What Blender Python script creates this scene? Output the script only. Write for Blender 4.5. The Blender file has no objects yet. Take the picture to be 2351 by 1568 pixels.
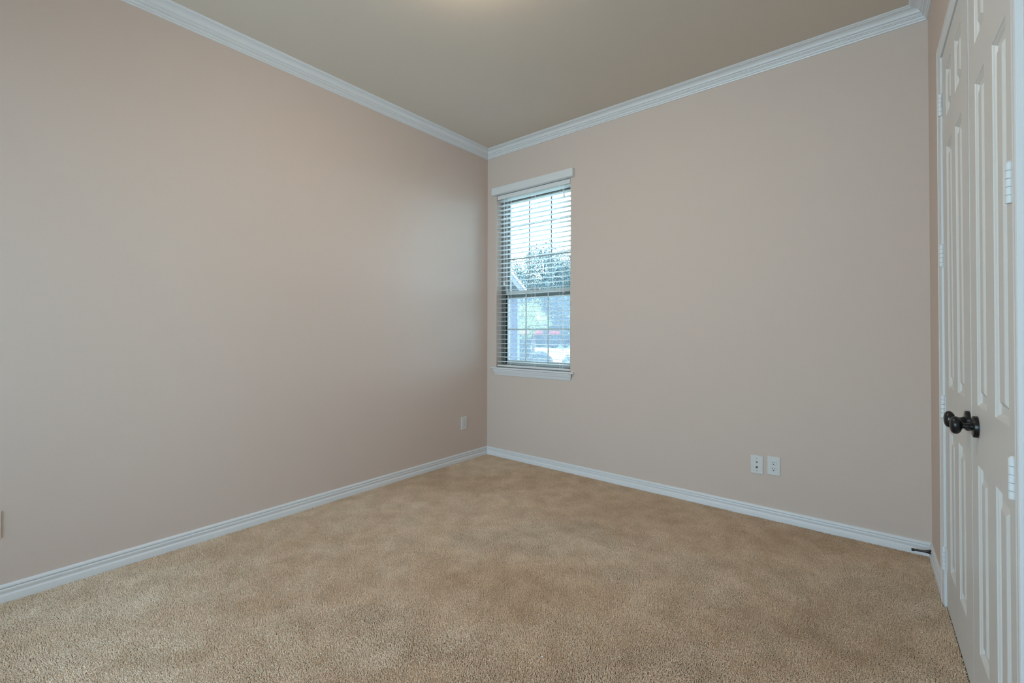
import bpy, math, random
import numpy as np
from mathutils import Matrix, Vector

scene = bpy.context.scene
COL = scene.collection

# ------------------------------------------------------------------ camera
yaw, pitch, roll = 0.6848, 0.0067, 0.0023
fwd = Vector((-math.sin(yaw)*math.cos(pitch), math.cos(yaw)*math.cos(pitch), math.sin(pitch)))
rgt = Vector((math.cos(yaw), math.sin(yaw), 0)); up = rgt.cross(fwd)
r2 = math.cos(roll)*rgt + math.sin(roll)*up
u2 = -math.sin(roll)*rgt + math.cos(roll)*up
CAM = Vector((3.044, -3.340, 1.22))
cd = bpy.data.cameras.new('camera'); co = bpy.data.objects.new('camera', cd); COL.objects.link(co)
m = Matrix((r2, u2, -fwd)).transposed().to_4x4(); m.translation = CAM
co.matrix_world = m
cd.sensor_fit = 'HORIZONTAL'; cd.sensor_width = 36; cd.lens = 1043.86/2351*36
cd.shift_y = -30.32/2351; cd.clip_start = 0.02; cd.clip_end = 500
scene.camera = co

# ------------------------------------------------------------------ colour management
vs = scene.view_settings
vs.view_transform = 'Standard'; vs.look = 'None'; vs.gamma = 1.0; vs.use_curve_mapping = False
vs.exposure = 1.02
scene.cycles.use_denoising = True
scene.cycles.max_bounces = 10
scene.cycles.diffuse_bounces = 8
scene.cycles.transparent_max_bounces = 24
scene.cycles.sample_clamp_indirect = 6.0
scene.cycles.blur_glossy = 1.0

# ------------------------------------------------------------------ sky
SKY = 8.2
w = bpy.data.worlds.new('sky'); scene.world = w; w.use_nodes = True
nt = w.node_tree; nt.nodes.clear()
wo = nt.nodes.new('ShaderNodeOutputWorld'); bg = nt.nodes.new('ShaderNodeBackground')
tc = nt.nodes.new('ShaderNodeTexCoord'); sp = nt.nodes.new('ShaderNodeSeparateXYZ')
rp = nt.nodes.new('ShaderNodeValToRGB')
nt.links.new(tc.outputs['Generated'], sp.inputs[0]); nt.links.new(sp.outputs['Z'], rp.inputs[0])
rp.color_ramp.elements[0].position = 0.0; rp.color_ramp.elements[0].color = (0.68, 0.87, 1.0, 1)
rp.color_ramp.elements[1].position = 0.9; rp.color_ramp.elements[1].color = (0.52, 0.74, 1.0, 1)
nt.links.new(rp.outputs[0], bg.inputs[0]); bg.inputs[1].default_value = SKY
nt.links.new(bg.outputs[0], wo.inputs[0])

# ------------------------------------------------------------------ sun (from the left of the house, high)
sl = bpy.data.lights.new('sun', 'SUN'); sl.energy = 7.0; sl.angle = 0.02; sl.color = (1.0, 0.97, 0.92)
so = bpy.data.objects.new('sun', sl); COL.objects.link(so)
so.rotation_euler = Vector((-0.75, 0.12, 1.0)).to_track_quat('Z', 'Y').to_euler()

# ------------------------------------------------------------------ room measures
H = 2.9945                       # ceiling
YF = -5.40                       # wall behind the camera
WX0, WX1, WZ0, WZ1 = 0.12, 0.963, 0.872, 2.545   # window opening in the far wall
TB = 0.19                        # far wall thickness
BX0, BX1, BZ0, BZ1 = 0.45, 2.80, 0.60, 2.00      # unseen window behind the camera, sized for the daylight it gives
def D(y, z): return 3.2458 - 0.0249*y - 0.0033*z      # closet wall plane

def portal(name, x0, x1, z0, z1, y, face):
    l = bpy.data.lights.new(name, 'AREA'); l.shape = 'RECTANGLE'; l.size = x1-x0; l.size_y = z1-z0
    l.cycles.is_portal = True
    o = bpy.data.objects.new(name, l); COL.objects.link(o)
    o.location = ((x0+x1)/2, y, (z0+z1)/2)
    o.rotation_euler = Vector((0, -face, 0)).to_track_quat('Z', 'Y').to_euler()
portal('daylight_far_window', WX0, WX1, WZ0, WZ1, TB+0.02, -1)
portal('daylight_near_window', BX0, BX1, BZ0, BZ1, YF-0.16, 1)

# ------------------------------------------------------------------ materials
def mat(name, color, rough=0.6, spec=0.4, metal=0.0):
    m = bpy.data.materials.new(name); m.use_nodes = True
    b = m.node_tree.nodes['Principled BSDF']
    b.inputs['Base Color'].default_value = (*color, 1); b.inputs['Roughness'].default_value = rough
    b.inputs['Specular IOR Level'].default_value = spec; b.inputs['Metallic'].default_value = metal
    return m
def coords(m):
    return m.node_tree.nodes.new('ShaderNodeTexCoord').outputs['Object']
def bump(m, scale, strength, dist, detail=2.0, stretch=None):
    nt = m.node_tree; b = nt.nodes['Principled BSDF']
    n = nt.nodes.new('ShaderNodeTexNoise'); n.inputs['Scale'].default_value = scale; n.inputs['Detail'].default_value = detail
    c = coords(m)
    if stretch:
        mp = nt.nodes.new('ShaderNodeMapping'); mp.inputs['Scale'].default_value = stretch
        nt.links.new(c, mp.inputs[0]); c = mp.outputs[0]
    nt.links.new(c, n.inputs['Vector'])
    bp = nt.nodes.new('ShaderNodeBump'); bp.inputs['Strength'].default_value = strength; bp.inputs['Distance'].default_value = dist
    nt.links.new(n.outputs['Fac'], bp.inputs['Height']); nt.links.new(bp.outputs[0], b.inputs['Normal'])
def vary(m, c1, c2, scale, detail=3.0, lo=0.35, hi=0.65):
    nt = m.node_tree; b = nt.nodes['Principled BSDF']
    n = nt.nodes.new('ShaderNodeTexNoise'); n.inputs['Scale'].default_value = scale; n.inputs['Detail'].default_value = detail
    nt.links.new(coords(m), n.inputs['Vector'])
    r = nt.nodes.new('ShaderNodeValToRGB'); e = r.color_ramp.elements
    e[0].position = lo; e[0].color = (*c1, 1); e[1].position = hi; e[1].color = (*c2, 1)
    nt.links.new(n.outputs['Fac'], r.inputs[0]); nt.links.new(r.outputs[0], b.inputs['Base Color'])
    return r

M = {}
M['wall'] = mat('beige_wall_paint', (0.60, 0.500, 0.440), 0.75, 0.25); bump(M['wall'], 170, 0.25, 0.0012, 3)
M['ceiling'] = mat('beige_ceiling_paint', (0.62, 0.545, 0.46), 0.85, 0.2); bump(M['ceiling'], 150, 0.25, 0.0012, 3)
M['trim'] = mat('white_gloss_trim_paint', (0.68, 0.69, 0.70), 0.38, 0.45)
M['door'] = mat('white_door_paint', (0.63, 0.62, 0.60), 0.42, 0.45); bump(M['door'], 60, 0.12, 0.0008, 3, (1, 1, 0.12))
M['plate'] = mat('white_outlet_plastic', (0.64, 0.65, 0.645), 0.35, 0.5)
M['dark'] = mat('dark_slot', (0.01, 0.01, 0.01), 0.6)
M['brass'] = mat('dull_metal_jack', (0.28, 0.2, 0.17), 0.35, 0.5, 0.8)
M['bronze'] = mat('oil_rubbed_bronze', (0.009, 0.008, 0.009), 0.30, 0.5, 0.2)
M['blind'] = mat('white_faux_wood_blind', (0.68, 0.69, 0.69), 0.45, 0.4)
M['slat'] = mat('white_translucent_slat', (0.86, 0.88, 0.88), 0.4, 0.4)
g = M['slat'].node_tree; tl = g.nodes.new('ShaderNodeBsdfTranslucent'); tl.inputs[0].default_value = (0.88, 0.90, 0.90, 1)
ms = g.nodes.new('ShaderNodeMixShader'); ms.inputs[0].default_value = 0.34
g.links.new(g.nodes['Principled BSDF'].outputs[0], ms.inputs[1]); g.links.new(tl.outputs[0], ms.inputs[2]); g.links.new(ms.outputs[0], g.nodes['Material Output'].inputs[0])
M['cord'] = mat('white_cord', (0.85, 0.86, 0.86), 0.7)
M['tassel'] = mat('clear_plastic_tassel', (0.62, 0.66, 0.68), 0.3)
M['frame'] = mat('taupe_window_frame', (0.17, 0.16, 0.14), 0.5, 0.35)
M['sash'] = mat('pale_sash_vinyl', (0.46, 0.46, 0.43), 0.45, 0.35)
M['grille'] = mat('backlit_grille_bar', (0.27, 0.27, 0.26), 0.5, 0.35)  # upper sash bars only: their backlit darkness is put into the colour
M['seal'] = mat('black_weatherstrip', (0.012, 0.014, 0.02), 0.7)
M['lampmetal'] = mat('brushed_lamp_ring', (0.5, 0.45, 0.4), 0.35, 0.5, 0.8)
M['slab'] = mat('carpet_backing', (0.40, 0.31, 0.23), 0.95, 0.05)
# carpet yarn
cp = mat('beige_carpet_yarn', (0.4, 0.3, 0.2), 0.95, 0.05); M['carpet'] = cp
n_ = cp.node_tree; b_ = n_.nodes['Principled BSDF']
c_ = coords(cp)
def noise(scale, detail):
    n = n_.nodes.new('ShaderNodeTexNoise'); n.inputs['Scale'].default_value = scale; n.inputs['Detail'].default_value = detail
    n_.links.new(c_, n.inputs['Vector']); return n.outputs['Fac']
def ramp(src, p0, c0, p1, c1):
    r = n_.nodes.new('ShaderNodeValToRGB'); e = r.color_ramp.elements
    e[0].position = p0; e[0].color = (*c0, 1); e[1].position = p1; e[1].color = (*c1, 1)
    n_.links.new(src, r.inputs[0]); return r.outputs[0]
big = ramp(noise(8.0, 10), 0.32, (0.68, 0.535, 0.395), 0.66, (0.81, 0.66, 0.515))
fine = ramp(noise(230, 1), 0.36, (0.70, 0.66, 0.61), 0.52, (1.12, 1.12, 1.12))
mx = n_.nodes.new('ShaderNodeMix'); mx.data_type = 'RGBA'; mx.blend_type = 'MULTIPLY'; mx.inputs[0].default_value = 1
n_.links.new(big, mx.inputs[6]); n_.links.new(fine, mx.inputs[7]); n_.links.new(mx.outputs[2], b_.inputs['Base Color'])
# window glass
gl = bpy.data.materials.new('window_glass'); gl.use_nodes = True; M['glass'] = gl
g = gl.node_tree; g.nodes.clear(); go = g.nodes.new('ShaderNodeOutputMaterial')
tr = g.nodes.new('ShaderNodeBsdfTransparent'); tr.inputs[0].default_value = (0.90, 0.97, 0.99, 1)
gs = g.nodes.new('ShaderNodeBsdfGlossy'); gs.inputs['Roughness'].default_value = 0.02
ms = g.nodes.new('ShaderNodeMixShader'); fr = g.nodes.new('ShaderNodeFresnel'); fr.inputs[0].default_value = 1.45
g.links.new(fr.outputs[0], ms.inputs[0]); g.links.new(tr.outputs[0], ms.inputs[1]); g.links.new(gs.outputs[0], ms.inputs[2])
g.links.new(ms.outputs[0], go.inputs[0])
sc_ = bpy.data.materials.new('insect_screen_mesh'); sc_.use_nodes = True; M['screen'] = sc_
g = sc_.node_tree; g.nodes.clear(); go = g.nodes.new('ShaderNodeOutputMaterial')
tr = g.nodes.new('ShaderNodeBsdfTransparent'); df = g.nodes.new('ShaderNodeBsdfDiffuse'); df.inputs[0].default_value = (0.22, 0.23, 0.25, 1)
tl = g.nodes.new('ShaderNodeBsdfTranslucent'); tl.inputs[0].default_value = (0.12, 0.13, 0.15, 1)
ad = g.nodes.new('ShaderNodeAddShader'); ms = g.nodes.new('ShaderNodeMixShader'); ms.inputs[0].default_value = 0.22
g.links.new(df.outputs[0], ad.inputs[0]); g.links.new(tl.outputs[0], ad.inputs[1]); g.links.new(tr.outputs[0], ms.inputs[1]); g.links.new(ad.outputs[0], ms.inputs[2])
g.links.new(ms.outputs[0], go.inputs[0])
# lamp globe: gives off light
lg = bpy.data.materials.new('glowing_lamp_glass'); lg.use_nodes = True; M['globe'] = lg
q = lg.node_tree.nodes['Principled BSDF']; q.inputs['Base Color'].default_value = (0.9, 0.8, 0.6, 1)
q.inputs['Emission Color'].default_value = (1.0, 0.82, 0.62, 1); q.inputs['Emission Strength'].default_value = 33.0
# outdoors
M['lawn'] = mat('lawn_grass', (0.10, 0.17, 0.06), 0.9, 0.1); vary(M['lawn'], (0.05, 0.08, 0.04), (0.09, 0.12, 0.06), 1.3, 6)
M['concrete'] = mat('pale_concrete', (0.62, 0.60, 0.56), 0.85, 0.2); vary(M['concrete'], (0.36, 0.35, 0.33), (0.44, 0.43, 0.41), 0.8, 5)
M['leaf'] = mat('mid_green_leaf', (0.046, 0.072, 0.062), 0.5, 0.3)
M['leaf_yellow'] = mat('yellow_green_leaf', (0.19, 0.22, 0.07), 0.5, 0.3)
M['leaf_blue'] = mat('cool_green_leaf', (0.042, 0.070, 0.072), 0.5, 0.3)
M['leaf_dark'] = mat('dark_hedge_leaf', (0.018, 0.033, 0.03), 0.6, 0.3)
M['flower'] = mat('red_blossom', (0.55, 0.12, 0.11), 0.6, 0.2)
for k in ('leaf', 'leaf_yellow', 'leaf_blue'):
    M[k].node_tree.nodes['Principled BSDF'].inputs['Transmission Weight'].default_value = 0.0
M['bark'] = mat('grey_brown_bark', (0.05, 0.04, 0.033), 0.9, 0.1); bump(M['bark'], 14, 0.6, 0.02, 4, (1, 1, 0.2))
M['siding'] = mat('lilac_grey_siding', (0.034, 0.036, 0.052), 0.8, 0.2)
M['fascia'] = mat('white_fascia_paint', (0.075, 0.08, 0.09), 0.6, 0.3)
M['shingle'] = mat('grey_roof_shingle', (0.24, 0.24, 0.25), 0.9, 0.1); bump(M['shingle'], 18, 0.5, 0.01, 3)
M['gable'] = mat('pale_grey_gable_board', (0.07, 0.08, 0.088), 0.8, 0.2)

# ------------------------------------------------------------------ mesh helpers
class MB:
    def __init__(s): s.v = []; s.f = []
    def add(s, vs, fs):
        k = len(s.v); s.v += [tuple(p) for p in vs]; s.f += [tuple(i+k for i in f) for f in fs]; return s
    def box(s, a, b, T=None, bev=0.0):
        x0, y0, z0 = a; x1, y1, z1 = b
        if bev <= 0:
            vs = [(x, y, z) for x in (x0, x1) for y in (y0, y1) for z in (z0, z1)]
            fs = [(0, 1, 3, 2), (4, 6, 7, 5), (0, 4, 5, 1), (2, 3, 7, 6), (0, 2, 6, 4), (1, 5, 7, 3)]
        else:
            import itertools
            vs = []; idx = {}
            c = ((x0, x1), (y0, y1), (z0, z1))
            for sx, sy, sz in itertools.product((0, 1), repeat=3):
                for ax in range(3):
                    p = [c[0][sx], c[1][sy], c[2][sz]]
                    for j, sj in enumerate((sx, sy, sz)):
                        if j != ax: p[j] += bev if sj == 0 else -bev
                    idx[(sx, sy, sz, ax)] = len(vs); vs.append(p)
            fs = []
            for ax in range(3):
                o = [j for j in range(3) if j != ax]
                for s_ in (0, 1):
                    q = []
                    for a_, b_ in ((0, 0), (1, 0), (1, 1), (0, 1)):
                        k = [0, 0, 0]; k[ax] = s_; k[o[0]] = a_; k[o[1]] = b_; q.append(idx[(*k, ax)])
                    fs.append(tuple(q))
                for a_, b_ in itertools.product((0, 1), repeat=2):   # edges along ax
                    q = []
                    for s_, t in ((0, 0), (0, 1), (1, 1), (1, 0)):
                        k = [0, 0, 0]; k[ax] = s_; k[o[0]] = a_; k[o[1]] = b_; q.append(idx[(*k, o[t])])
                    fs.append(tuple(q))
            for sx, sy, sz in itertools.product((0, 1), repeat=3):
                fs.append(tuple(idx[(sx, sy, sz, a_)] for a_ in range(3)))
        if T: vs = [T(*p) for p in vs]
        return s.add(vs, fs)
    def loft(s, rings, closed=True, caps=True):
        n = len(rings[0]); vs = [p for r in rings for p in r]; fs = []
        for i in range(len(rings)-1):
            for j in range(n if closed else n-1):
                k = (j+1) % n; fs.append((i*n+j, i*n+k, (i+1)*n+k, (i+1)*n+j))
        if caps: fs += [tuple(range(n))[::-1], tuple(range((len(rings)-1)*n, len(rings)*n))]
        return s.add(vs, fs)
    def tube(s, pts, r, n=8):
        pts = [Vector(p) for p in pts]; rings = []
        for i, p in enumerate(pts):
            t = (pts[min(i+1, len(pts)-1)]-pts[max(i-1, 0)]).normalized()
            a = t.orthogonal().normalized() if abs(t.z) < 0.9 else Vector((1, 0, 0)); a = (a-t*a.dot(t)).normalized(); b = t.cross(a)
            rr = r[i] if isinstance(r, (list, tuple)) else r
            rings.append([p+a*rr*math.cos(2*math.pi*k/n)+b*rr*math.sin(2*math.pi*k/n) for k in range(n)])
        return s.loft(rings)
    def lathe(s, base, axis, prof, n=32, sq=None):
        base = Vector(base); ax = Vector(axis).normalized()
        a = Vector((0, 0, 1)) if abs(ax.z) < 0.9 else Vector((1, 0, 0)); a = (a-ax*a.dot(ax)).normalized(); b = ax.cross(a)
        ea, eb = sq or (1, 1)
        return s.loft([[base+ax*h+a*r*ea*math.cos(2*math.pi*k/n)+b*r*eb*math.sin(2*math.pi*k/n) for k in range(n)] for r, h in prof])
    def build(s, name, m, parent=None, smooth=False, origin=None):
        org = Vector(parent.get('_org', (0, 0, 0))) if parent is not None else Vector(origin or (0, 0, 0))
        me = bpy.data.meshes.new(name); me.from_pydata([tuple(Vector(p)-org) for p in s.v], [], s.f); me.validate()
        import bmesh
        bm = bmesh.new(); bm.from_mesh(me); bmesh.ops.recalc_face_normals(bm, faces=bm.faces); bm.to_mesh(me); bm.free()
        me.materials.append(M[m] if isinstance(m, str) else m)
        if smooth:
            for p in me.polygons: p.use_smooth = True
            try: me.set_sharp_from_angle(angle=math.radians(40))
            except Exception: pass
        o = bpy.data.objects.new(name, me); COL.objects.link(o)
        if parent is not None:
            o.parent = parent; o['_org'] = tuple(org)
        else:
            o.location = org; o['_org'] = tuple(org)
        return o
def empty(name, loc):
    o = bpy.data.objects.new(name, None); COL.objects.link(o); o.location = loc; o['_org'] = tuple(loc)
    o.empty_display_size = 0.1; return o
def tag(o, label=None, cat=None, group=None, kind=None):
    if label: o['label'] = label
    if cat: o['category'] = cat
    if group: o['group'] = group
    if kind: o['kind'] = kind
    return o
def struct(o, label, cat): return tag(o, label, cat, kind='structure')

# ------------------------------------------------------------------ room shell
# floor
struct(MB().box((-0.15, YF-0.15, -0.12), (3.6, 0.15, -0.004)).build('floor', 'slab'),
       'level floor of the empty room under the beige carpet pile', 'floor')
# ceiling
struct(MB().box((-0.15, YF-0.15, H), (3.6, 0.19, H+0.12)).build('ceiling', 'ceiling'),
       'flat beige painted ceiling with light orange peel texture', 'ceiling')
# left wall
struct(MB().box((-0.15, YF-0.15, -0.1), (0, 0.19, H)).build('wall_left', 'wall'),
       'long blank beige wall on the left with one outlet near the corner', 'wall')
# back wall with the window opening
wb = MB()
wb.box((0, 0, -0.1), (WX0, TB, H)); wb.box((WX1, 0, -0.1), (3.6, TB, H))
wb.box((WX0, 0, -0.1), (WX1, TB, WZ0)); wb.box((WX0, 0, WZ1), (WX1, TB, H))
struct(wb.build('wall_back', 'wall'), 'beige wall with the narrow window and two outlet plates', 'wall')
# wall behind the camera, opened for the added window
wf = MB()
wf.box((0, YF-0.15, -0.1), (BX0, YF, H)); wf.box((BX1, YF-0.15, -0.1), (3.6, YF, H))
wf.box((BX0, YF-0.15, -0.1), (BX1, YF, BZ0)); wf.box((BX0, YF-0.15, BZ1), (BX1, YF, H))
struct(wf.build('wall_front', 'wall'), 'beige wall behind the camera with a wide window added for daylight', 'wall')

# right (closet) wall; local frame: u = distance from far wall, v = height, w = into the room
def T(u, v, w): return (D(-u, v)-w, -u, v)
OU0, OU1, OV = 0.556, 1.785, 2.452
wr = MB()
wr.box((-0.0, -0.1, -0.3), (-YF, H, -0.055), T)
wr.box((0, -0.1, -0.055), (OU0, H, 0), T); wr.box((OU1, -0.1, -0.055), (-YF, H, 0), T)
wr.box((OU0, OV, -0.055), (OU1, H, 0), T)
struct(wr.build('wall_right', 'wall'), 'beige wall on the right that holds the closet double doors', 'wall')

# ------------------------------------------------------------------ mouldings
CROWN = [(0.0, 0.071), (0.0, 0.0), (0.0065, 0.0), (0.0090, 0.0065), (0.0075, 0.0090), (0.0125, 0.0100), (0.0175, 0.0195), (0.0155, 0.0220),
         (0.0200, 0.0225), (0.0215, 0.0252), (0.0200, 0.0272), (0.0245, 0.0277), (0.0290, 0.0345), (0.0270, 0.0370), (0.0320, 0.0375), (0.0345, 0.0395),
         (0.0335, 0.0415), (0.0360, 0.0470), (0.0410, 0.0530), (0.0490, 0.0575), (0.0590, 0.0598), (0.0690, 0.0605), (0.0685, 0.0635), (0.0740, 0.0645),
         (0.0790, 0.0680), (0.081, 0.071)]
CROWN = [(d*1.03, H-0.071+z) for d, z in CROWN]
BASE = [(0.0, -0.002), (0.0145, -0.002), (0.0145, 0.036), (0.0135, 0.040), (0.0105, 0.0425), (0.0095, 0.046), (0.0110, 0.052), (0.0125, 0.0585),
        (0.0125, 0.0635), (0.0105, 0.0670), (0.0045, 0.0685), (0.0045, 0.0705), (0.0100, 0.0722), (0.0095, 0.0775), (0.0075, 0.0830), (0.0040, 0.0855), (0.0, 0.086)]
def left_run(prof, y1): return MB().loft([[(d, -d, z) for d, z in prof], [(d, y1, z) for d, z in prof]])
def back_run(prof): return MB().loft([[(d, -d, z) for d, z in prof], [(D(-d, z)-d, -d, z) for d, z in prof]])
def right_run(prof, u0, u1, mitre=True): return MB().loft([[T(d if mitre else u0, z, d) for d, z in prof], [T(u1, z, d) for d, z in prof]])
struct(left_run(CROWN, YF).build('trim_1', 'trim', smooth=True), 'white crown moulding along the top of the left wall', 'crown moulding')
struct(back_run(CROWN).build('trim_2', 'trim', smooth=True), 'white crown moulding along the top of the window wall', 'crown moulding')
struct(right_run(CROWN, 0, -YF).build('trim_3', 'trim', smooth=True), 'white crown moulding above the closet doors', 'crown moulding')
struct(left_run(BASE, YF).build('baseboard_left', 'trim', smooth=True), 'white moulded baseboard along the left wall', 'baseboard')
struct(back_run(BASE).build('baseboard_back', 'trim', smooth=True), 'white moulded baseboard under the window and outlet plates', 'baseboard')
struct(right_run(BASE, 0, 0.5065).build('baseboard_right', 'trim', smooth=True), 'short white baseboard between far corner and closet casing', 'baseboard')

# closet casing: profile across its width (t from the opening edge outwards, w proud)
CAS = [(0.0, 0.0), (0.0, 0.009), (0.004, 0.0105), (0.014, 0.0115), (0.018, 0.0095), (0.021, 0.0115), (0.030, 0.0135), (0.040, 0.0150), (0.044, 0.0150),
       (0.046, 0.0135), (0.048, 0.0165), (0.054, 0.0170), (0.057, 0.0150), (0.057, 0.0)]
ci0, ci1, cv = OU0+0.004, OU1-0.0, OV-0.004
cas = MB().loft([[T(ci0-t*0.93, -0.002, w_*0.92) for t, w_ in CAS], [T(ci0-t*0.93, cv+t, w_*0.92) for t, w_ in CAS],
                 [T(ci1+t*1.19, cv+t, w_*0.88) for t, w_ in CAS], [T(ci1+t*1.19, -0.002, w_*0.88) for t, w_ in CAS]])
cas.box((OU0, 0, -0.055), (OU0+0.004, OV, 0.0), T); cas.box((OU1-0.004, 0, -0.055), (OU1, OV, 0.0), T)
cas.box((OU0, OV-0.004, -0.055), (OU1, OV, 0.0), T)
struct(cas.build('trim_4', 'trim', smooth=True), 'white moulded casing around the closet double doors', 'door casing')

# ------------------------------------------------------------------ closet doors
RAILS = [(0.205, 0.800), (0.988, 2.012), (2.140, 2.342)]
PROF = [(0.0, 0.0), (0.002, -0.0025), (0.006, -0.0050), (0.011, -0.0098), (0.015, -0.0108), (0.034, -0.0104), (0.048, -0.0016), (0.052, -0.0008)]
def door_leaf(u0, u1, v0, v1, cols, off):
    L = lambda u, v, w_: T(u, v, w_+off(v))
    mb = MB(); us = [u0]+[c for ab in cols for c in ab]+[u1]; vv = [v0]+[c for ab in RAILS for c in ab]+[v1]
    for i in range(len(us)-1):
        for j in range(len(vv)-1):
            a, b, c, d = us[i], us[i+1], vv[j], vv[j+1]
            if i % 2 == 1 and j % 2 == 1:
                rings = []
                for t, h in PROF: rings.append([L(a+t, c+t, h), L(b-t, c+t, h), L(b-t, d-t, h), L(a+t, d-t, h)])
                mb.loft(rings, caps=False); mb.add(rings[-1], [(0, 1, 2, 3)])
            else: mb.add([L(a, c, 0), L(b, c, 0), L(b, d, 0), L(a, d, 0)], [(0, 1, 2, 3)])
    k = 0.035
    mb.add([L(u, v, w_) for w_ in (0, -k) for u, v in ((u0, v0), (u1, v0), (u1, v1), (u0, v1))],
           [(0, 1, 5, 4), (1, 2, 6, 5), (2, 3, 7, 6), (3, 0, 4, 7), (4, 5, 6, 7)])
    import bmesh
    return mb
def weld(o):
    import bmesh
    bm = bmesh.new(); bm.from_mesh(o.data); bmesh.ops.remove_doubles(bm, verts=bm.verts, dist=1e-5)
    bmesh.ops.recalc_face_normals(bm, faces=bm.faces); bm.to_mesh(o.data); bm.free()
def hinge(parent, u, v0, v1, off=0.0):
    hb = MB(); hb.box((u-0.016, v0, -0.002), (u+0.016, v1, 0.0025), lambda a, b, c: T(a, b, c+off))
    h = hb.build('hinge', 'trim', parent)
    n = 5; g = (v1-v0)/n
    kb = MB()
    for i in range(n):
        kb.lathe(T(u, v0+i*g+0.0004, 0.0085+off), (0, 0, 1), [(0.0072, 0), (0.0080, 0.0006), (0.0080, g-0.0014), (0.0072, g-0.0008)], 16)
    kb.lathe(T(u, v1-0.0004, 0.0085+off), (0, 0, 1), [(0.0065, 0), (0.0052, 0.003), (0.003, 0.0045), (0.0005, 0.005)], 14)
    kb.build('hinge_knuckle', 'trim', h, smooth=True)
def knob(parent, u, v):
    P = T(u, v, 0.0)
    k = MB().lathe(T(u, v, 0.034), (-1, 0, 0), [(0.0085, 0), (0.0090, 0.001), (0.0130, 0.0025), (0.020, 0.0055), (0.0250, 0.0110), (0.0265, 0.0160),
                   (0.0255, 0.0215), (0.022, 0.0260), (0.016, 0.0290), (0.009, 0.0305), (0.001, 0.0310)], 40, (1.08, 0.86)).build('door_knob', 'bronze', parent, smooth=True)
    MB().lathe(P, (-1, 0, 0), [(0.0340, 0.0), (0.0340, 0.009), (0.0325, 0.0115), (0.030, 0.0125), (0.013, 0.0125), (0.001, 0.0125)], 48).build('rosette', 'bronze', k, smooth=True)
    MB().lathe(T(u, v, 0.012), (-1, 0, 0), [(0.0125, 0), (0.0125, 0.006), (0.0105, 0.0068), (0.0105, 0.0080), (0.0095, 0.009), (0.009, 0.023)], 28).build('neck', 'bronze', k, smooth=True)
far_off = lambda v: 0.0003+0.0022*min(1.0, max(0.0, (v-0.7))/1.1)
near_off = lambda v: 0.0
d1 = empty('door_1', T(0.87, 0.0, 0)); struct(d1, 'far white six panel closet door, hinged next to the far corner', 'closet door')
o = door_leaf(0.5625, 1.1906, 0.012, 2.445, [(0.678, 0.822), (0.915, 1.062)], far_off).build('door_leaf', 'door', d1); weld(o)
knob(d1, 1.150, 0.918)
for v0 in (0.168, 0.842, 1.512, 2.186): hinge(d1, 0.560, v0, v0+0.098, 0.0)
d2 = empty('door_2', T(1.49, 0.0, 0)); struct(d2, 'near white six panel closet door at the right edge', 'closet door')
o = door_leaf(1.1918, 1.7790, 0.012, 2.445, [(1.290, 1.432), (1.538, 1.690)], near_off).build('door_leaf', 'door', d2); weld(o)
knob(d2, 1.290, 0.920)
for v0 in (0.168, 0.829, 1.524, 2.190): hinge(d2, 1.7695, v0, v0+0.097, 0.0)

# ------------------------------------------------------------------ window on the far wall
w1 = empty('window_1', ((WX0+WX1)/2, 0.10, WZ0)); struct(w1, 'narrow double hung window with grilles in the far corner', 'window')
# stool and apron
SX0, SX1 = 0.064, 1.003
st = MB(); nose = [(0.13, WZ0), (-0.018, WZ0), (-0.024, WZ0-0.003), (-0.026, WZ0-0.009), (-0.024, WZ0-0.015), (-0.018, WZ0-0.018), (0.0, WZ0-0.018)]
st.loft([[(SX0, y, z) for y, z in nose[1:6]+[(-0.0, WZ0-0.018), (-0.0, WZ0)]], [(SX1, y, z) for y, z in nose[1:6]+[(-0.0, WZ0-0.018), (-0.0, WZ0)]]])
st.box((WX0, 0, WZ0-0.018), (WX1, 0.075, WZ0+0.0005))
st.build('window_sill', 'trim', w1, smooth=True)
az = WZ0-0.018
AP = [(0.0, az), (-0.021, az), (-0.0215, az-0.008), (-0.019, az-0.011), (-0.019, az-0.016), (-0.0175, az-0.022), (-0.013, az-0.030), (-0.0095, az-0.040), (-0.0095, az-0.045), (-0.0065, az-0.047), (-0.0060, az-0.055), (0.0, az-0.057)]
MB().loft([[(SX0+0.050-abs(y)*1.0, y, z) for y, z in AP], [(SX1-0.040+abs(y)*1.0, y, z) for y, z in AP]]).build('apron', 'trim', w1, smooth=True)
# outer frame
fb = MB(); F0, F1 = 0.075, 0.185
fb.box((WX0, F0, WZ0), (WX0+0.022, F1, WZ1)); fb.box((WX1-0.022, F0, WZ0), (WX1, F1, WZ1))
fb.box((WX0, F0, WZ1-0.03), (WX1, F1, WZ1)); fb.box((WX0, F0, WZ0), (WX1, F1, WZ0+0.022))
for yy in (0.128, 0.160):                                  # parting stops in the jambs
    fb.box((WX0, yy-0.003, WZ0), (WX0+0.032, yy+0.003, WZ1)); fb.box((WX1-0.032, yy-0.003, WZ0), (WX1, yy+0.003, WZ1))
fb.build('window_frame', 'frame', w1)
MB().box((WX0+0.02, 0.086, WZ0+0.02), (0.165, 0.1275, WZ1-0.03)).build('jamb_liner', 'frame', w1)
MB().box((0.165, 0.0885, WZ0+0.03), (0.186, 0.0928, 1.574)).build('weatherstrip', 'seal', w1)
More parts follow.
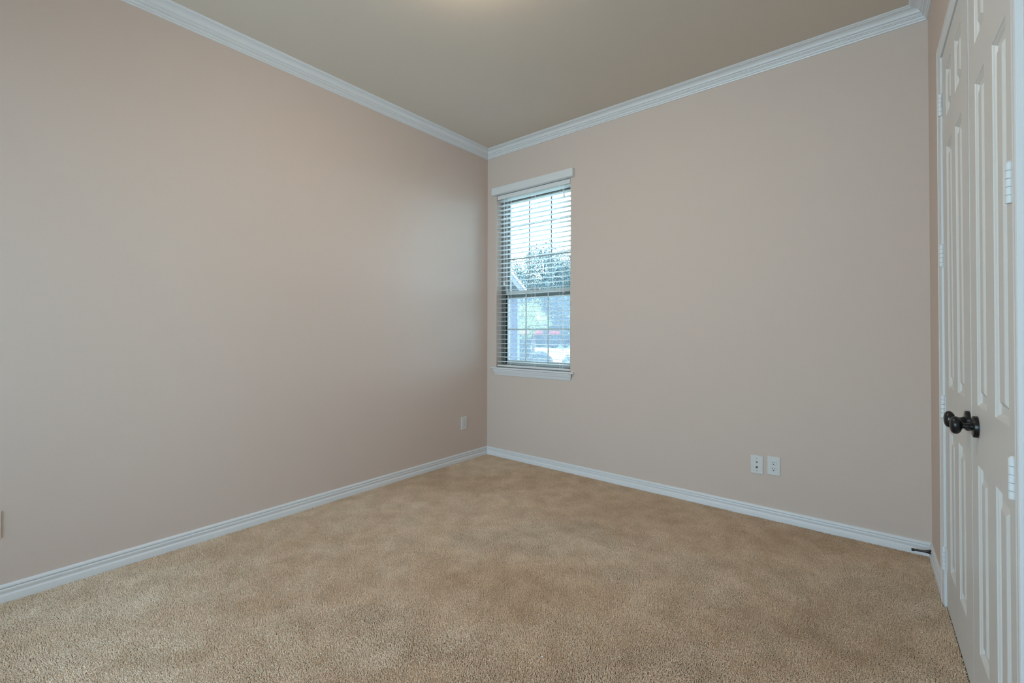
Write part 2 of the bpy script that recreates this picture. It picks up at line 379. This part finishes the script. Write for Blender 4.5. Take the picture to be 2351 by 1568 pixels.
def sash(x0, x1, z0, z1, y, st_, top, bot, mx_, mz_, mk):
    s = MB(); a, b = y-0.015, y+0.015
    s.box((x0, a, z0), (x0+st_, b, z1), bev=0.002); s.box((x1-st_, a, z0), (x1, b, z1), bev=0.002)
    s.box((x0+st_, a, z1-top), (x1-st_, b, z1), bev=0.002); s.box((x0+st_, a, z0), (x1-st_, b, z0+bot), bev=0.002)
    so_ = s.build('sash', mk, w1)
    gm = MB()
    for x in mx_: gm.box((x-0.007, y-0.005, z0+bot), (x+0.007, y+0.001, z1-top))
    for z in mz_: gm.box((x0+st_, y-0.0052, z-0.007), (x1-st_, y+0.0012, z+0.007))
    gm.build('grille', 'sash' if mk == 'sash' else 'grille', so_)
    MB().box((x0+st_*0.8, y+0.003, z0+bot*0.8), (x1-st_*0.8, y+0.006, z1-top*0.8)).build('pane', 'glass', so_)
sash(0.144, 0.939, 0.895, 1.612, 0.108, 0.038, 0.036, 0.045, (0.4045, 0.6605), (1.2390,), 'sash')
sash(0.148, 0.935, 1.549, 2.520, 0.144, 0.030, 0.024, 0.036, (0.4150, 0.6700), (1.930, 2.250), 'frame')  # upper sash takes the darker frame colour to stand for backlit shade
MB().box((WX0+0.022, 0.176, WZ0+0.02), (WX1-0.022, 0.177, 1.60)).build('insect_screen', 'screen', w1)
MB().box((0.51, 0.082, 1.612), (0.57, 0.112, 1.622), bev=0.002).build('sash_lock', 'sash', w1)

# unseen window behind the camera, added to bring in daylight
w2 = empty('window_2', ((BX0+BX1)/2, YF, BZ0)); struct(w2, 'wide unseen window added behind the camera to let daylight in', 'window')
f2 = MB()
for a, b in (((BX0, BZ0), (BX0+0.05, BZ1)), ((BX1-0.05, BZ0), (BX1, BZ1)), ((BX0, BZ0), (BX1, BZ0+0.05)), ((BX0, BZ1-0.05), (BX1, BZ1)), (((BX0+BX1)/2-0.03, BZ0), ((BX0+BX1)/2+0.03, BZ1))):
    f2.box((a[0], YF-0.13, a[1]), (b[0], YF-0.07, b[1]))
f2.build('window_frame', 'trim', w2)
MB().box((BX0+0.03, YF-0.105, BZ0+0.03), (BX1-0.03, YF-0.10, BZ1-0.03)).build('pane', 'glass', w2)

# ------------------------------------------------------------------ venetian blind
bl = empty('venetian_blind', ((WX0+WX1)/2, 0.03, WZ0)); tag(bl, 'white wide slat venetian blind lowered and open inside the corner window', 'blind')
vx0, vx1 = 0.080, 1.004
VP = [(0.0, 2.613), (-0.010, 2.615), (-0.034, 2.613), (-0.036, 2.608), (-0.035, 2.598), (-0.036, 2.560), (-0.0375, 2.552), (-0.036, 2.546), (-0.030, 2.543), (0.0, 2.543)]
MB().loft([[(vx0+(0.004 if y < -0.001 else 0), y, z) for y, z in VP], [(vx1, y, z) for y, z in VP]]).build('valance', 'blind', bl, smooth=True)
MB().box((0.126, 0.004, 2.500), (0.957, 0.056, 2.541), bev=0.002).build('head_rail', 'blind', bl)
sx0, sx1, sy0, sy1 = 0.1265, 0.9565, 0.004, 0.054
sm = MB(); random.seed(5)
zs = [0.9278+0.0432*i for i in range(37)]
for i, z in enumerate(zs):
    t = 0.0012*math.sin(i*1.7)
    prof = []
    nseg = 6
    for k in range(nseg+1):
        a = k/nseg; prof.append((sy0+(sy1-sy0)*a, z+0.0016*math.sin(math.pi*a)+t*(a-0.5)+0.00135))
    for k in range(nseg, -1, -1):
        a = k/nseg; prof.append((sy0+(sy1-sy0)*a, z+0.0016*math.sin(math.pi*a)+t*(a-0.5)-0.00135))
    sm.loft([[(sx0, y, zz) for y, zz in prof], [(sx1, y, zz) for y, zz in prof]])
sm.build('slats', 'slat', bl, smooth=True)
MB().box((sx0, sy0, 0.879), (sx1, sy1, 0.896), bev=0.004).build('bottom_rail', 'blind', bl)
for x in (0.262, 0.550, 0.853):
    lc = MB()
    for yy in (0.0015, 0.0565): lc.tube([(x, yy, 0.884), (x, yy, 2.50)], 0.0011, 6)
    for z in zs: lc.tube([(x, 0.0015, z-0.003), (x, 0.0565, z-0.003)], 0.0006, 4)
    lc.build('ladder_cord', 'cord', bl)
    MB().tube([(x+0.012, 0.029, 0.896), (x+0.012, 0.029, 2.50)], 0.0009, 6).build('lift_cord', 'cord', bl)
for x in (0.262, 0.550, 0.853):
    MB().lathe((x, 0.03, 0.8955), (0, 0, 1), [(0.007, 0), (0.007, 0.002), (0.004, 0.0035), (0.0005, 0.004)], 14).build('cord_button', 'cord', bl, smooth=True)
TAS = [(0.0015, 0.0), (0.0035, -0.004), (0.0045, -0.012), (0.0065, -0.026), (0.0085, -0.036), (0.0080, -0.040), (0.004, -0.042), (0.0005, -0.042)]
def pull(x, y, zt, name):
    c = MB().tube([(x-0.004, y+0.004, 2.51), (x-0.001, y+0.001, (2.51+zt)/2), (x, y, zt)], 0.0012, 6).build(name, 'cord', bl)
    MB().lathe((x, y, zt), (0, 0, 1), TAS, 18).build('tassel', 'tassel', c, smooth=True)
pull(0.216, -0.003, 1.706, 'pull_cord'); pull(0.224, -0.005, 1.696, 'pull_cord')
pull(0.900, -0.003, 1.598, 'tilt_cord'); pull(0.900, -0.004, 2.432, 'tilt_cord')

# ------------------------------------------------------------------ outlets
def plate(root, P, w_=0.0735, h_=0.120):
    # P(a, b, c): a across, b up, c out of the wall
    MB().box((-w_/2, -h_/2, 0), (w_/2, h_/2, 0.0055), P, bev=0.0022).build('cover_plate', 'plate', root)
def duplex(root, P):
    plate(root, P)
    for s in (-1, 1):
        cz = s*0.0195
        ring = []
        for k in range(36):
            a = 2*math.pi*k/36; x, z = 0.0172*math.cos(a), 0.0172*math.sin(a); z = max(-0.0142, min(0.0142, z)); ring.append((x, z+cz))
        r = MB().loft([[P(x, z, 0.004) for x, z in ring], [P(x, z, 0.0078) for x, z in ring], [P(x*0.94, (z-cz)*0.94+cz, 0.0084) for x, z in ring]]).build('receptacle', 'plate', root)
        sl_ = MB()
        sl_.box((-0.0078, cz-0.001, 0.0080), (-0.0056, cz+0.0085, 0.0087), P); sl_.box((0.0056, cz-0.0, 0.0080), (0.0076, cz+0.0075, 0.0087), P)
        ar = [(0.0031*math.cos(math.pi*2*k/16), max(-0.0026, 0.0031*math.sin(math.pi*2*k/16))+cz-0.0083) for k in range(16)]
        sl_.loft([[P(x, z, 0.0080) for x, z in ar], [P(x, z, 0.0088) for x, z in ar]])
        sl_.build('slot', 'dark', r)
    sc = [(0.0022*math.cos(math.pi*2*k/12), 0.0022*math.sin(math.pi*2*k/12)) for k in range(12)]
    MB().loft([[P(x, z, 0.005) for x, z in sc], [P(x, z, 0.0063) for x, z in sc]]).build('screw', 'plate', root)
def mkP(kind, c):
    if kind == 'back': return lambda a, b, d: (c[0]+a, -d, c[2]+b)
    return lambda a, b, d: (d, c[1]+a, c[2]+b)
e = empty('wall_outlet', (2.4955, 0, 0.358)); tag(e, 'white duplex outlet on the window wall, to the right of the cable plate', 'outlet', 'duplex outlets')
duplex(e, mkP('back', (2.4955, 0, 0.358)))
e = empty('wall_outlet', (0, -0.324, 0.360)); tag(e, 'white duplex outlet on the left wall beside the far corner', 'outlet', 'duplex outlets')
duplex(e, mkP('left', (0, -0.324, 0.360)))
e = empty('wall_outlet', (0, -3.2425, 0.356)); tag(e, 'white outlet on the left wall cut off by the left photo edge', 'outlet', 'duplex outlets')
duplex(e, mkP('left', (0, -3.2425, 0.356)))
e = empty('cable_plate', (2.3985, 0, 0.3495)); tag(e, 'white wall plate with phone jack above a round coaxial connector', 'wall plate')
P = mkP('back', (2.3985, 0, 0.3495)); plate(e, P)
MB().box((-0.0055, 0.0125, 0.004), (0.0055, 0.0215, 0.0060), P).box((-0.0022, 0.009, 0.004), (0.0032, 0.013, 0.0060), P).build('phone_jack', 'brass', e)
rg = lambda r, h, zc: [P(r*math.cos(2*math.pi*k/24), zc+r*math.sin(2*math.pi*k/24), h) for k in range(24)]
cx = MB().loft([rg(0.0075, 0.004, -0.017), rg(0.0075, 0.0068, -0.017), rg(0.0055, 0.0070, -0.017), rg(0.0050, 0.0115, -0.017)]).build('coaxial_connector', 'brass', e, smooth=True)
MB().loft([rg(0.0032, 0.0113, -0.017), rg(0.0032, 0.0118, -0.017)]).build('socket', 'dark', cx)
for zc in (0.0415, -0.0405):
    MB().loft([rg(0.0024, 0.005, zc), rg(0.0022, 0.0064, zc)]).build('screw', 'frame', e)

# ------------------------------------------------------------------ door stop on the right baseboard
uS, vS = 0.075, 0.059
bx = T(uS, vS, 0.0115)
ds = empty('door_stop', bx); tag(ds, 'black door stop sticking out of the baseboard in the right corner', 'door stop')
AX = Vector((-1.0, 0.06, -0.13)).normalized()
MB().lathe(bx, AX, [(0.0120, -0.001), (0.0120, 0.003), (0.010, 0.0045), (0.001, 0.0045)], 24).build('base', 'bronze', ds, smooth=True)
MB().lathe(Vector(bx)+AX*0.004, AX, [(0.0100, 0.0), (0.0092, 0.004), (0.0078, 0.012), (0.0062, 0.022), (0.0052, 0.034), (0.0052, 0.064)], 20).build('rod', 'bronze', ds, smooth=True)
MB().lathe(Vector(bx)+AX*0.066, AX, [(0.0055, 0), (0.0072, 0.001), (0.0074, 0.010), (0.006, 0.012), (0.001, 0.0125)], 20).build('rubber_tip', 'dark', ds, smooth=True)

# ------------------------------------------------------------------ ceiling lamp (just above the frame)
LX, LY = 1.60, -1.92
cl = empty('ceiling_lamp', (LX, LY, H)); tag(cl, 'flush mounted ceiling lamp glowing warm above the middle of the room', 'ceiling lamp')
MB().lathe((LX, LY, H), (0, 0, -1), [(0.165, 0), (0.165, 0.012), (0.155, 0.026), (0.145, 0.030), (0.01, 0.030)], 48).build('ring', 'lampmetal', cl, smooth=True)
MB().lathe((LX, LY, H-0.028), (0, 0, -1), [(0.145, 0), (0.143, 0.015), (0.130, 0.040), (0.105, 0.058), (0.065, 0.070), (0.02, 0.075), (0.001, 0.075)], 48).build('glass_shade', 'globe', cl, smooth=True)

# ------------------------------------------------------------------ carpet pile
rng = np.random.default_rng(7)
def carpet():
    x0, x1, y0, y1 = 0.016, 3.34, -4.3, -0.014
    sp_ = 0.0034
    nx, ny = int((x1-x0)/sp_), int((y1-y0)/sp_)
    gx, gy = np.meshgrid(np.arange(nx), np.arange(ny))
    px = x0+(gx.ravel()+0.5+rng.uniform(-.5, .5, nx*ny))*sp_; py = y0+(gy.ravel()+0.5+rng.uniform(-.5, .5, nx*ny))*sp_
    keep = px < 3.2458-0.0249*py-np.where(py > -0.50, 0.0150, np.where(py > -0.565, 0.017, 0.002))
    # only what the frame can see, with a margin for a step to the side
    ang = np.arctan2(-(px-CAM.x), py-CAM.y); keep &= (ang > yaw-1.0) & (ang < yaw+1.05)
    dd = np.hypot(px-CAM.x, py-CAM.y); keep &= dd > 0.9
    px, py = px[keep], py[keep]; n = len(px)
    # nap: smooth lean field
    def field(seed, s):
        r = np.random.default_rng(seed); a = np.zeros(n)
        for _ in range(14):
            k = r.normal(0, s, 2); a += np.sin(px*k[0]+py*k[1]+r.uniform(0, 6.28))
        return a/3.7
    lx = field(1, 7)*0.0022+rng.normal(0, 0.0021, n); ly = field(2, 7)*0.0022+rng.normal(0, 0.0021, n)
    h = 0.0115+field(3, 11)*0.0008+rng.normal(0, 0.0009, n); h = np.clip(h, 0.005, 0.017)
    wd = rng.uniform(0.0016, 0.0028, n); th = rng.uniform(0, 2*np.pi, n)
    V = np.zeros((n, 7, 3))
    for k in range(3):
        a = th+k*2.0944
        V[:, k, 0] = px+wd*0.8*np.cos(a); V[:, k, 1] = py+wd*0.8*np.sin(a); V[:, k, 2] = -0.003
        a2 = a+0.6
        V[:, 3+k, 0] = px+lx*0.6+wd*np.cos(a2); V[:, 3+k, 1] = py+ly*0.6+wd*np.sin(a2); V[:, 3+k, 2] = h*0.62-0.001
    V[:, 6, 0] = px+lx*1.5; V[:, 6, 1] = py+ly*1.5; V[:, 6, 2] = h
    fc = np.array([(0, 1, 4), (0, 4, 3), (1, 2, 5), (1, 5, 4), (2, 0, 3), (2, 3, 5), (3, 4, 6), (4, 5, 6), (5, 3, 6)])
    F = (fc[None]+(np.arange(n)*7)[:, None, None]).reshape(-1)
    me = bpy.data.meshes.new('carpet_pile')
    me.vertices.add(n*7); me.vertices.foreach_set('co', V.reshape(-1))
    nf = n*9; me.loops.add(nf*3); me.loops.foreach_set('vertex_index', F.astype(np.int32))
    me.polygons.add(nf); me.polygons.foreach_set('loop_start', np.arange(nf, dtype=np.int32)*3)
    me.polygons.foreach_set('use_smooth', np.ones(nf, dtype=bool))
    me.update(calc_edges=True); me.materials.append(M['carpet'])
    o = bpy.data.objects.new('carpet_pile', me); COL.objects.link(o)
    tag(o, 'beige tan cut pile carpet covering the whole floor with faint brown patches', 'carpet', kind='stuff')
carpet()

# small white crumbs lying on the carpet
def crumb(px, py, size, seed, label):
    d = r2*((px-1175.5)/1043.86)+u2*((784-30.3185-py)/1043.86)+fwd
    p = CAM+d*((0.0125-CAM.z)/d.z); r = random.Random(seed); vs = []
    for i in range(4):
        for k in range(7):
            a = 2*math.pi*k/7; rr = size*math.sin(math.pi*(i+0.6)/4.2)*r.uniform(0.7, 1.2)
            vs.append((p.x+rr*math.cos(a), p.y+rr*math.sin(a)*0.7, p.z-0.004+size*0.5*i))
    o = MB().loft([vs[i*7:(i+1)*7] for i in range(4)]).build('lint_crumb', 'cord', origin=tuple(p)); tag(o, label, 'crumb')
crumb(1245, 1507, 0.0035, 3, 'tiny white crumb on the carpet at the bottom middle of the photo')
crumb(465, 1271, 0.0040, 4, 'tiny white crumb on the carpet close to the left baseboard')

# ------------------------------------------------------------------ outdoors
GZ = -0.30
def at(px, py, Y):
    d = r2*((px-1175.5)/1043.86)+u2*((784-30.3185-py)/1043.86)+fwd
    t = (Y-CAM.y)/d.y; return CAM+d*t
gr = MB().box((-140, 0.4, GZ-0.2), (60, 160, GZ)).build('lawn', 'lawn')
tag(gr, 'green lawn outside the window', 'lawn', kind='structure')
def road(name, pa, pb, label):
    # pa, pb: picture rows of far and near edges seen through the glass -> ground strip parallel to the house
    ya = [CAM + (at(1260, p_, 10)-CAM)*((GZ-CAM.z)/((at(1260, p_, 10)-CAM).z)) for p_ in (pa, pb)]
    o = MB().box((-120, ya[1].y, GZ), (60, ya[0].y, GZ+0.02)).build(name, 'concrete'); tag(o, label, 'pavement', kind='structure'); return ya
o = MB().box((-1.7, 0.45, GZ), (6.0, 6.0, GZ+0.03)).build('bounce_slab', 'concrete'); tag(o, 'unseen concrete slab added below the window to bounce sunlight up', 'pavement', kind='structure')  # unseen slab, added so sunlit concrete throws light up onto the slats
road('street', 800.0, 806.5, 'pale concrete street beyond the lawn'); road('driveway', 809.5, 830, 'bright concrete driveway nearer the window')

def leaves(mb_name, m_, centers, n, size, seed, parent=None):
    """leaf quads scattered through ellipsoids; centers: (x,y,z, rx,ry,rz)"""
    r = np.random.default_rng(seed); vs = []; 
    wts = np.array([c[3]*c[4]*c[5] for c in centers])**0.67; wts /= wts.sum()
    out = []
    for c, wt in zip(centers, wts):
        k = max(8, int(n*wt)); d = r.normal(size=(k, 3)); d /= np.linalg.norm(d, axis=1)[:, None]
        rad = r.uniform(0.35, 1.0, k)**0.5
        out.append(np.array(c[:3])+d*rad[:, None]*np.array(c[3:]))
    P_ = np.concatenate(out); k = len(P_)
    a = r.normal(size=(k, 3)); a /= np.linalg.norm(a, axis=1)[:, None]
    b = np.cross(a, r.normal(size=(k, 3))); b /= np.linalg.norm(b, axis=1)[:, None]
    s = size*r.uniform(0.6, 1.4, k)[:, None]
    V = np.stack([P_-a*s, P_+b*s*0.5, P_+a*s, P_-b*s*0.5], 1).reshape(-1, 3)
    mb = MB(); mb.v = [tuple(p) for p in V]; mb.f = [(4*i, 4*i+1, 4*i+2, 4*i+3) for i in range(k)]
    org = Vector(parent['_org']) if parent is not None else Vector((0, 0, 0))
    me = bpy.data.meshes.new(mb_name); me.from_pydata([tuple(Vector(p)-org) for p in mb.v], [], mb.f); me.materials.append(M[m_])
    o = bpy.data.objects.new(mb_name, me); COL.objects.link(o)
    if parent is not None: o.parent = parent
    return o
def tree(px, Y, top_py, crown_r, base_h, m_, n, size, seed, label, group=None, name='leafy_tree', dens=9):
    p = at(px, 761, Y); top = at(px, top_py, Y).z
    e = empty(name, (p.x, p.y, GZ)); tag(e, label, 'tree', group)
    r = random.Random(seed)
    tk = MB().tube([(p.x, p.y, GZ-0.05), (p.x+0.1, p.y, GZ+base_h), (p.x-0.1, p.y+0.1, GZ+base_h+(top-base_h)*0.5), (p.x, p.y, top*0.86)], [0.022*top+0.04, 0.018*top+0.03, 0.009*top+0.02, 0.01], 10)
    cs = []
    for i in range(dens):
        z = base_h+(top-base_h)*(0.12+0.80*(i+0.5)/dens); a = r.uniform(0, 6.28); f = math.sin(math.pi*min(1, max(0.12, (z-base_h)/(top-base_h)*0.86+0.1)))
        rr = crown_r*f*r.uniform(0.45, 0.75)
        cxx, cyy = p.x+math.cos(a)*rr, p.y+math.sin(a)*rr
        cs.append((cxx, cyy, z, crown_r*f*0.55+0.15, crown_r*f*0.55+0.15, (top-base_h)*0.14+0.1))
        tk.tube([(p.x, p.y, GZ+base_h+(z-base_h)*0.5), ((p.x+cxx)/2, (p.y+cyy)/2, z*0.92), (cxx, cyy, z)], [0.012*top*0.6, 0.02, 0.008], 6)
    cs.append((p.x, p.y, base_h+(top-base_h)*0.55, crown_r*0.8, crown_r*0.8, (top-base_h)*0.42))
    tk.build('trunk', 'bark', e)
    leaves('crown', m_, cs, n, size, seed, e)
    return e
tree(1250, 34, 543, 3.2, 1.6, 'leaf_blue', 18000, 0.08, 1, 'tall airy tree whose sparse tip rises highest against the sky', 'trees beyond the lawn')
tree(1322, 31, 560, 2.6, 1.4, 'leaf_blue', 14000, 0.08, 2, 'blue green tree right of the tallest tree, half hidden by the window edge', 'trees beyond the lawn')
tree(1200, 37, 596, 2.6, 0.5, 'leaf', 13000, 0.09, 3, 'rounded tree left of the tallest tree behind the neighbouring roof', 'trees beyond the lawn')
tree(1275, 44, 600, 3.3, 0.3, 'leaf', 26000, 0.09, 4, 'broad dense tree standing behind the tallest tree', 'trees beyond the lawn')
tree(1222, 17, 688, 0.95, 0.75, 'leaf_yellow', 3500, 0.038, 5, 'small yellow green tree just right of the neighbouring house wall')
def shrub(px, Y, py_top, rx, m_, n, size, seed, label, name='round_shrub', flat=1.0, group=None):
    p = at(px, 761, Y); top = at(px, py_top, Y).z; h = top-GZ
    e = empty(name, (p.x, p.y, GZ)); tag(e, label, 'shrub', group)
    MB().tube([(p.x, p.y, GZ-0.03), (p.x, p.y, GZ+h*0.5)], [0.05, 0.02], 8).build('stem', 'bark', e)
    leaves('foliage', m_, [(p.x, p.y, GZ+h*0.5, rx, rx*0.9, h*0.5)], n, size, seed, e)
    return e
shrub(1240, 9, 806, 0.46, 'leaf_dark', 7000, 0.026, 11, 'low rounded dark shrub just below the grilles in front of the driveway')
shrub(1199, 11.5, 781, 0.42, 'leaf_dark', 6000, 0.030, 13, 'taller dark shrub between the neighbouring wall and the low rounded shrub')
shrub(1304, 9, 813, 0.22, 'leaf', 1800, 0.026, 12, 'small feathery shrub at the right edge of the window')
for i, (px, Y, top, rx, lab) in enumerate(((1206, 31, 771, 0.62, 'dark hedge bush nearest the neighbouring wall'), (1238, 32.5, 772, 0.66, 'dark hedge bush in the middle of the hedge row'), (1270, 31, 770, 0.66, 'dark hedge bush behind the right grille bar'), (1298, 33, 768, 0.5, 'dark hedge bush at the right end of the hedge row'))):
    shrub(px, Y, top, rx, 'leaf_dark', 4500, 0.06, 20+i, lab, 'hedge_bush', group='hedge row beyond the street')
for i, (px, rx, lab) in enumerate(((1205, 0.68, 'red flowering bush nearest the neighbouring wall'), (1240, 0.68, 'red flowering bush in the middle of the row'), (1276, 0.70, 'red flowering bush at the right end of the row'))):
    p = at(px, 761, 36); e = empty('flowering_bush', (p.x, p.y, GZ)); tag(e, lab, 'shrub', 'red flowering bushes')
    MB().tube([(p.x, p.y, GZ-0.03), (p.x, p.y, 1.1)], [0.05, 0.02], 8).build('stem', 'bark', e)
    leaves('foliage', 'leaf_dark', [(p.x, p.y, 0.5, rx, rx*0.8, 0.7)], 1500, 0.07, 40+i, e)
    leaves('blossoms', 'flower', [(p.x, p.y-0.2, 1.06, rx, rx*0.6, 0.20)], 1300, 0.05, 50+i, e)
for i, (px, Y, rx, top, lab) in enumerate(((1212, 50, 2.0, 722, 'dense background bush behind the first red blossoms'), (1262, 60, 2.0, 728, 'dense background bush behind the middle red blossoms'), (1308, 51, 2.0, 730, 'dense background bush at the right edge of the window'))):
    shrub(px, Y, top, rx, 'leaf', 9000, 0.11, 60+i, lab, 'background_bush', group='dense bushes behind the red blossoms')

# neighbouring wing of the house: its gable end faces right, seen at a slant through the left panes
XW = -1.75
def atx(px, py, X=XW):
    d = r2*((px-1175.5)/1043.86)+u2*((784-30.3185-py)/1043.86)+fwd
    return CAM+d*((X-CAM.x)/d.x)
yc = atx(1190, 761).y; zt = atx(1190, 684).z
hb = empty('neighbouring_house', (XW-1.5, yc-0.8, GZ)); tag(hb, 'lilac grey house wing with a white sloping fascia left in the window view', 'house')
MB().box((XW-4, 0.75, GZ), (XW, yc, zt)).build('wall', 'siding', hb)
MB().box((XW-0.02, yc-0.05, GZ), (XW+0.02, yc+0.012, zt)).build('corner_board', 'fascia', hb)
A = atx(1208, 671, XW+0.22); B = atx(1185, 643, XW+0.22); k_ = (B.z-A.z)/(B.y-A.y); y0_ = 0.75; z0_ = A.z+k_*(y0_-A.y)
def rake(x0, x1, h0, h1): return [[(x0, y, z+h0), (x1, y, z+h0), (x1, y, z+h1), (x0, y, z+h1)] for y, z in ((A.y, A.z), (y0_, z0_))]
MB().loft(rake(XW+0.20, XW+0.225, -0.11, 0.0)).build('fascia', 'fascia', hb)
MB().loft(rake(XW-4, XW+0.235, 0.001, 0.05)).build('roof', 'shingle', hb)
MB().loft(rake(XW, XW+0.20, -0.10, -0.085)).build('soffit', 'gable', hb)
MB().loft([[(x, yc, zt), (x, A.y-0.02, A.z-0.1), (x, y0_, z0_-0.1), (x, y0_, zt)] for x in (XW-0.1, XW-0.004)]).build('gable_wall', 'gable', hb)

for o in bpy.data.objects:
    if '_org' in o: del o['_org']
